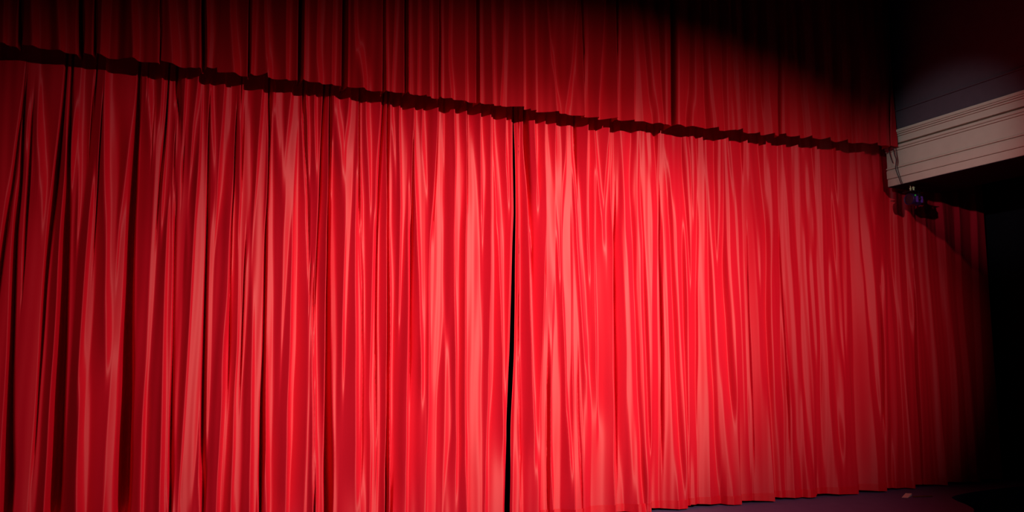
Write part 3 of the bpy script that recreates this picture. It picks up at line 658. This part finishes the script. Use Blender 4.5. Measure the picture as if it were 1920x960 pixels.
# ------------------------------------------------------------------ stage lights under the beam
def stage_light(label, body_mat, centre, size, hook, round_body):
    """a lamp that points along the stage; size = length, depth, height"""
    cx, cy, cz = centre
    L, D, H = size
    root = empty('stage_light', (cx, cy, cz))
    tag(root, label, 'stage light')
    b = bmesh.new()
    if round_body:
        r = H / 2
        add_lathe(b, [(0, r * .5), (.012, r * .8), (L * .25, r * .86), (L * .28, r), (L - .01, r), (L, r * .94), (L - .006, r * .86), (L - .02, r * .84)], (cx + L / 2, cy, cz), (-1, 0, 0), 28)
    else:
        add_box(b, (cx - L / 2, cy - D / 2, cz - H / 2), (cx + L / 2, cy + D / 2, cz + H / 2), .012)
    body = from_bm('housing', b, body_mat, root)
    for k in range(5):
        x = cx + L * (.10 + .075 * k)
        b = bmesh.new()
        if round_body:
            add_lathe(b, [(0, H / 2 - .004), (0, H / 2 + .004), (.007, H / 2 + .004), (.007, H / 2 - .004)], (x, cy, cz), (1, 0, 0), 28)
        else:
            add_box(b, (x, cy - D / 2 - .004, cz - H / 2 - .004), (x + .007, cy + D / 2 + .004, cz + H / 2 + .004), .002)
        from_bm('cooling_fin', b, body_mat, body)
    b = bmesh.new()
    if round_body:
        add_lathe(b, [(0, H * .42), (.012, H * .42), (.016, H * .25), (.018, H * .05)], (cx - L / 2 + .02, cy, cz), (-1, 0, 0), 24)
    else:
        add_box(b, (cx - L / 2 - .005, cy - D * .4, cz - H * .4), (cx - L / 2 + .01, cy + D * .4, cz + H * .4), .004)
    from_bm('lens', b, M['lens'], root)
    # yoke: a flat U bracket straddling the housing
    hx, hy, hz = hook
    topz = cz + H / 2 + .018
    yk = cx + (hx - cx) * .5
    b = bmesh.new()
    add_box(b, (yk - .018, cy - D / 2 - .014, topz), (yk + .018, cy + D / 2 + .014, topz + .008), .002)
    add_box(b, (yk - .018, cy - D / 2 - .014, cz - .02), (yk + .018, cy - D / 2 - .006, topz + .004), .002)
    add_box(b, (yk - .018, cy + D / 2 + .006, cz - .02), (yk + .018, cy + D / 2 + .014, topz + .004), .002)
    from_bm('yoke', b, M['lamp'], root)
    for s in (-1, 1):
        b = bmesh.new()
        add_lathe(b, [(0, .016), (.010, .016), (.014, .010)], (yk, cy + s * (D / 2 + .012), cz), (0, s, 0), 12)
        from_bm('yoke_knob', b, M['lamp'], root)
    b = bmesh.new()
    add_box(b, (min(yk, hx) - .03, cy - .012, topz + .006), (max(yk, hx) + .03, cy + .012, topz + .016), .003)
    from_bm('mounting_bar', b, M['lamp'], root)
    b = bmesh.new()
    zt = hz - topz - .016
    add_lathe(b, [(0, .013), (zt * .55, .013), (zt * .56, .019), (zt * .78, .019), (zt * .8, .009), (zt, .009)], (hx, cy, topz + .016), (0, 0, 1), 14)
    from_bm('clamp_bolt', b, M['brass'], root)
    return root
violet = stage_light('dark violet stage light with a green indicator, hanging under the pale beam', M['lamp_purple'], (8.585, -.22, 3.647), (.17, .15, .15), (8.600, -.22, 3.84), True)
b = bmesh.new()
add_lathe(b, [(0, .010), (.006, .010), (.008, .006)], (8.530, -.296, 3.687), (0, -1, 0), 12)
from_bm('indicator', b, M['led'], violet)
for x in (8.560, 8.640):
    b = bmesh.new()
    add_box(b, (x - .016, -.304, 3.60), (x + .016, -.290, 3.68), .004)
    from_bm('violet_lens', b, M['violet_glow'], violet)
b = bmesh.new()
add_lathe(b, [(0, .010), (.030, .010), (.032, .014), (.044, .014), (.046, .006), (.088, .006)], (8.545, -.22, 3.751), (0, 0, 1), 12)
from_bm('clamp_bolt', b, M['brass'], violet)
b = bmesh.new()
add_box(b, (8.485, -.30, 3.739), (8.695, -.14, 3.751), .003)
from_bm('top_plate', b, M['lamp'], violet)

# cables that drop down the beam face to the lights
def cable(label, pts, rad, clip=None):
    b = bmesh.new(); add_tube(b, smooth_path(pts), rad)
    o = from_bm('cable', b, M['cable'], None, True)
    tag(o, label, 'cable', 'cables on the beam face')
cable('thin grey cable dropping down the beam face to its lower edge', [(8.36, -.150, 4.40), (8.352, -.163, 4.32), (8.36, -.166, 4.23), (8.372, -.178, 4.16), (8.378, -.156, 4.06), (8.378, -.170, 4.0), (8.386, -.192, 3.92), (8.386, -.222, 3.835)], .0055)
cable('second cable strand bowing right of its twin on the beam face', [(8.352, -.200, 4.34), (8.355, -.200, 4.24), (8.37, -.202, 4.14), (8.376, -.186, 4.06), (8.376, -.204, 3.98), (8.384, -.220, 3.90), (8.386, -.242, 3.832)], .0045)
cable('short loose cable end hanging below the valance corner', [(8.352, -.095, 4.36), (8.352, -.100, 4.28), (8.36, -.104, 4.22), (8.372, -.124, 4.13)], .006)

# ------------------------------------------------------------------ litter on the stage floor
b = bmesh.new()
pts = [(7.955, -.345), (8.010, -.385), (8.180, -.290), (8.125, -.250)]
lo = [b.verts.new((x, y, 0.001)) for x, y in pts]
hi = [b.verts.new((x, y, 0.004 + (0.022 if i >= 2 else 0))) for i, (x, y) in enumerate(pts)]
b.faces.new(hi); b.faces.new(list(reversed(lo)))
for i in range(4): b.faces.new((lo[i], lo[(i + 1) % 4], hi[(i + 1) % 4], hi[i]))
tag(from_bm('paper_scrap', b, M['paper']), 'small white scrap of paper on the stage floor by the curtain hem', 'paper')
b = bmesh.new()
add_tube(b, [(8.10, -.375, .009), (8.20, -.405, .009), (8.33, -.445, .009)], .008, 6)
tag(from_bm('wooden_stick', b, M['wood']), 'thin brown stick lying beside the white paper scrap', 'stick')
